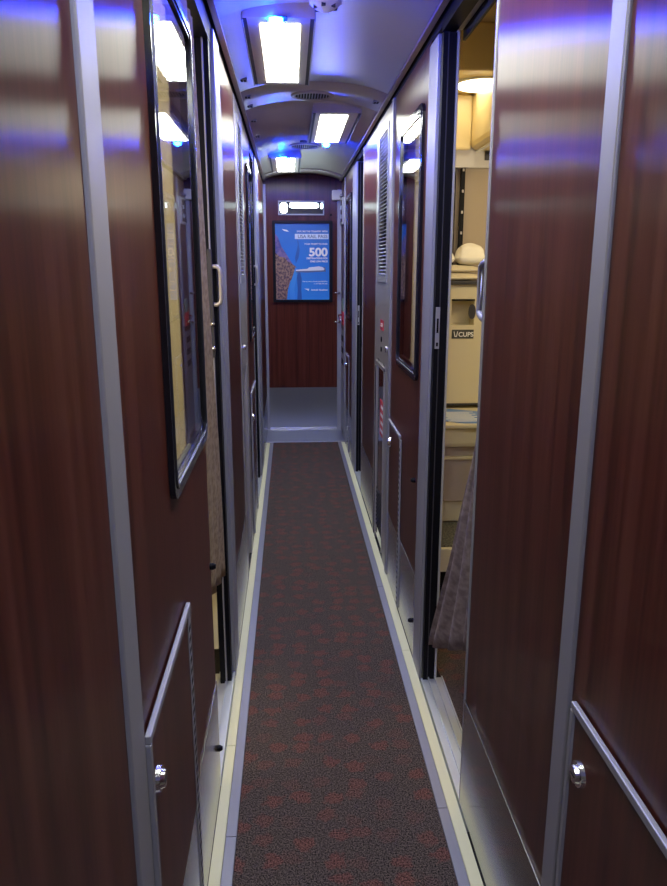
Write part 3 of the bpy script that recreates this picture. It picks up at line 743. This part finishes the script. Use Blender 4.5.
# cabinet with cup dispenser
CY = 3.28
cb = root('vanity_cabinet', 'cream compartment cabinet with cup niche and black cups label', 'cabinet', (.85, 3.35, .80))
bm = B((XR+TH+.013, 1.10, CY, 3.418, .822, 1.19), (XR+TH+.013, .722, CY, 3.418, 1.19, 1.37), (.826, 1.10, CY, 3.418, 1.19, 1.37), (.722, .826, CY, 3.418, 1.30, 1.37), (.722, .826, 3.36, 3.418, 1.19, 1.30))
obj('body', bm, M_CREAM, cb)
obj('shelf_edge', B((XR+TH+.013, 1.12, CY-.02, 3.419, 1.370, 1.386)), M_SLOT, cb, bevel=.003)
obj('niche_lip', B((.722, .826, CY-.004, CY+.004, 1.298, 1.306)), M_BLACK, cb)
bm = bmesh.new(); cyl(bm, (.815, CY-.001, 1.250), .016, -.006, 'Y', 28, squash=2.1); obj('oval_lock', bm, M_SLOT, cb)
sgn = obj('cups_label', B((.727, .827, CY-.0025, CY-.0003, 1.130, 1.170)), M_SIGN, cb, bevel=.001)
text('lettering', 'CUPS', .029, M_WHT, sgn, (.757, CY-.003, 1.139), FACE_CAM, 'LEFT', .0006)
bm = bmesh.new(); prism(bm, [(0.7350, 1.1620), (0.7400, 1.1380), (0.7500, 1.1380), (0.7550, 1.1620), (0.7515, 1.1620), (0.7475, 1.1420), (0.7425, 1.1420), (0.7385, 1.1620)], 'XZ', CY-.0035, CY-.0026); obj('cup_symbol', bm, M_WHT, sgn)
obj('lower_gap', B((XR+TH+.013, 1.10, CY-.003, CY, .822, .832)), M_SLOT, cb)
# counter and base
ct = root('wash_counter', 'cream counter and grey-beige base inside the right compartment', 'counter', (.85, 3.15, .36))
obj('counter_top', B((XR+TH+.013, 1.10, 2.93, 3.418, .788, .808)), M_CREAM, ct, bevel=.006)
obj('basin_front', B((XR+TH+.013, 1.10, 2.955, 3.418, .700, .787)), M_CREAM, ct, bevel=.02)
obj('base_panel', B((XR+TH+.013, 1.10, 3.0, 3.418, .45, .699)), M_MAUVE, ct)
obj('base_ledge', B((XR+TH+.013, 1.10, 2.985, 3.0, .640, .655)), M_CREAM, ct, bevel=.004)
obj('base_block', B((XR+TH+.013, 1.10, 3.03, 3.418, .345, .4495)), M_CREAM, ct, bevel=.004)
stp = root('step_box', 'cream step with a dark speckled tread inside the compartment', 'step', (.85, 2.9, 0))
obj('riser', B((XR+TH+.013, 1.10, 2.73, 3.03, .235, .336)), M_CREAM, stp, bevel=.004)
obj('tread', B((XR+TH+.020, 1.09, 2.75, 3.03, .336, .342)), M_SPECK, stp)
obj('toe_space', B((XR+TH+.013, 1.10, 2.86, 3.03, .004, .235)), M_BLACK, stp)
# folded linens on the shelf
def cushion(name, label, x0, x1, y0, y1, z0, z1, mat, seed, cat, grp=None, sag=.35):
    bm = bmesh.new(); nx, ny = 16, 12; rnd = random.Random(seed)
    ph = [rnd.uniform(0, 6) for _ in range(6)]
    top, bot = [], []
    for j in range(ny+1):
        for i in range(nx+1):
            u, v = i/nx*2-1, j/ny*2-1
            k = (1-abs(u)**3.2)**.5*(1-abs(v)**3.2)**.5
            zt = z0 + (z1-z0)*(.35 + .65*k) + (z1-z0)*.06*math.sin(3*u+ph[0])*math.sin(4*v+ph[1])*k
            zb = z0 + (z1-z0)*.35*(1-k)
            x, y = x0+(x1-x0)*i/nx, y0+(y1-y0)*j/ny
            x = (x0+x1)/2 + (x-(x0+x1)/2)*(1-.08*v*v); y = (y0+y1)/2 + (y-(y0+y1)/2)*(1-.08*u*u)
            top.append(bm.verts.new((x, y, zt))); bot.append(bm.verts.new((x, y, zb)))
    W = nx+1
    for j in range(ny):
        for i in range(nx):
            a = j*W+i
            bm.faces.new((top[a], top[a+1], top[a+W+1], top[a+W])); bm.faces.new((bot[a], bot[a+W], bot[a+W+1], bot[a+1]))
    for i in range(nx):
        for a, b in ((i, i+1), (ny*W+i+1, ny*W+i)): bm.faces.new((top[a], bot[a], bot[b], top[b]))
    for j in range(ny):
        for a, b in (((j+1)*W, j*W), (j*W+nx, (j+1)*W+nx)): bm.faces.new((top[a], bot[a], bot[b], top[b]))
    o = obj(name, bm, mat, smooth=True); tag(o, label, cat, grp); return o
cushion('folded_blanket', 'lower folded cream blanket on the compartment shelf', .55, .865, 3.27, 3.39, 1.3865, 1.421, M_LINEN2, 1, 'blanket')
cushion('folded_towel', 'folded cream towel between the blanket and the pillows', .55, .86, 3.275, 3.39, 1.421, 1.455, M_LINEN2, 2, 'towel')
cushion('pillow', 'left white pillow on the folded linens', .56, .738, 3.28, 3.39, 1.455, 1.525, M_LINEN, 3, 'pillow')
cushion('pillow', 'right larger white pillow on the folded linens', .742, .87, 3.275, 3.39, 1.455, 1.545, M_LINEN, 4, 'pillow')
# blue and white pamphlet on the counter
pm = root('folded_pamphlet', 'blue and white folded pamphlet lying on the cream counter', 'pamphlet', (.74, 3.1, .809))
bm = bmesh.new(); prism(bm, [(.60, 3.02), (.72, 2.945), (.80, 2.945), (.86, 3.17), (.72, 3.25), (.60, 3.2)], 'XY', .8085, .812); obj('sheet', bm, plain('blue_print', (.10, .24, .60), .4), pm)
bm = bmesh.new()
for i in range(9):
    t = i*.024; y = 2.97+t; box(bm, .66+.02*math.sin(i*2.3), .80+.012*math.cos(i*3.1), y, y+.010, .812, .8125)
obj('print_lines', bm, M_WHT, pm)

# drapes in the doorways
def drape(name, label, mat, x, lead, back, ztop, zbot_lead, zbot_back, amp, nf, thick=0):
    """lead(z), back(z) give the Y of both edges"""
    bm = bmesh.new(); NU, NV = 60, 40; g = []
    for j in range(NV+1):
        row = []
        for i in range(NU+1):
            u = i/NU
            zb = zbot_back + (zbot_lead-zbot_back)*u
            z = ztop + (zb-ztop)*j/NV
            y = back(z) + (lead(z)-back(z))*u
            a = amp*(.4+.6*j/NV)
            row.append(bm.verts.new((x(z, u) + a*math.sin(u*nf*2*PI + .8*math.sin(z*2.1)), y + .3*a*math.cos(u*nf*2*PI), z)))
        g.append(row)
    for j in range(NV):
        for i in range(NU): bm.faces.new((g[j][i], g[j][i+1], g[j+1][i+1], g[j+1][i]))
    o = obj(name, bm, mat, smooth=True)
    md = o.modifiers.new('thickness', 'SOLIDIFY'); md.thickness = .003
    tag(o, label, 'curtain'); return o
def interp(pts):
    def f(z):
        for (z0, y0), (z1, y1) in zip(pts, pts[1:]):
            if z >= z1: return y0 + (y1-y0)*max(0, min(1, (z-z0)/(z1-z0)))
        return pts[-1][1]
    return f
drape('doorway_curtain', 'grey-mauve curtain spilling out of the open right doorway', M_CURT, lambda z, u: .478 - u*.055*max(0, min(1, (1.0-z)/.7)),
      interp([(2.0, 1.72), (1.13, 1.76), (.87, 1.86), (.62, 1.94), (.36, 2.06), (.2, 2.12)]),
      interp([(2.0, 1.705), (.3, 1.71)]), 2.0, .27, .47, .014, 3.4)
drape('doorway_curtain', 'tan curtain hanging in the gap of the left doorway', M_CURT2, lambda z, u: -.238,
      interp([(2.05, 2.02), (1.355, 2.11), (.92, 2.225), (.6, 2.26), (.35, 2.27)]),
      interp([(2.05, 1.83), (.8, 1.83), (.5, 1.83), (.3, 1.83)]), 2.05, .45, .56, .007, 3.2)

# compartment behind the left doorway
struct('wall_room_left_side', B((-1.35, -1.31, 1.0, 3.1, 0, 2.4)), M_CREAM)
struct('wall_room_left_ends', B((-1.31, XL-TH-.001, 1.0, 1.04, 0, 2.4), (-1.31, XL-TH-.011, 3.06, 3.1, 0, 2.4)), M_CREAM)
struct('ceiling_room_left', B((-1.35, XL-TH, 1.0, 3.1, 2.36, 2.4)), M_CREAM)

# ------------------------------------------------------------------ lights
def area(name, loc, rot, sx, sy, power, col):
    l = bpy.data.lights.new(name, 'AREA'); l.shape = 'RECTANGLE'; l.size = sx; l.size_y = sy; l.energy = power; l.color = col
    o = bpy.data.objects.new(name, l); COL.objects.link(o); o.location = loc; o.rotation_euler = rot; return o
def point(name, loc, power, col, r=.05):
    l = bpy.data.lights.new(name, 'POINT'); l.energy = power; l.color = col; l.shadow_soft_size = r
    o = bpy.data.objects.new(name, l); COL.objects.link(o); o.location = loc; return o
point('room_lamp_glow', (1.15, 2.75, 1.75), 9, (1, .84, .58), .1)
point('room_lamp_glow_left', (-.8, 1.7, 1.6), 16, (1, .86, .6), .1)
# the drapes are lit from the compartments, through the narrow slots beside them
for nm, x, h, s, f in (('window_glow', XL-.045, WL1, -1, .5), ('window_glow', XR+.045, WR1, 1, .42), ('window_glow', XL-.045, WL2, -1, .45)):
    pass
W = bpy.data.worlds.new('world'); S.world = W; W.use_nodes = True
W.node_tree.nodes['Background'].inputs[0].default_value = (.65, .60, .55, 1)
W.node_tree.nodes['Background'].inputs[1].default_value = .10

# ------------------------------------------------------------------ camera
cam = bpy.data.cameras.new('camera'); co = bpy.data.objects.new('camera', cam); COL.objects.link(co)
cam.sensor_fit = 'HORIZONTAL'; cam.sensor_width = 36; cam.lens = 727/667*36; cam.clip_start = .01
co.location = (0, 0, H); co.rotation_euler = (PI/2-.23882, 0, -.058071)
S.camera = co
S.view_settings.view_transform = 'Standard'
S.view_settings.look = 'None'
S.view_settings.exposure = 0.0
S.view_settings.gamma = 1.06
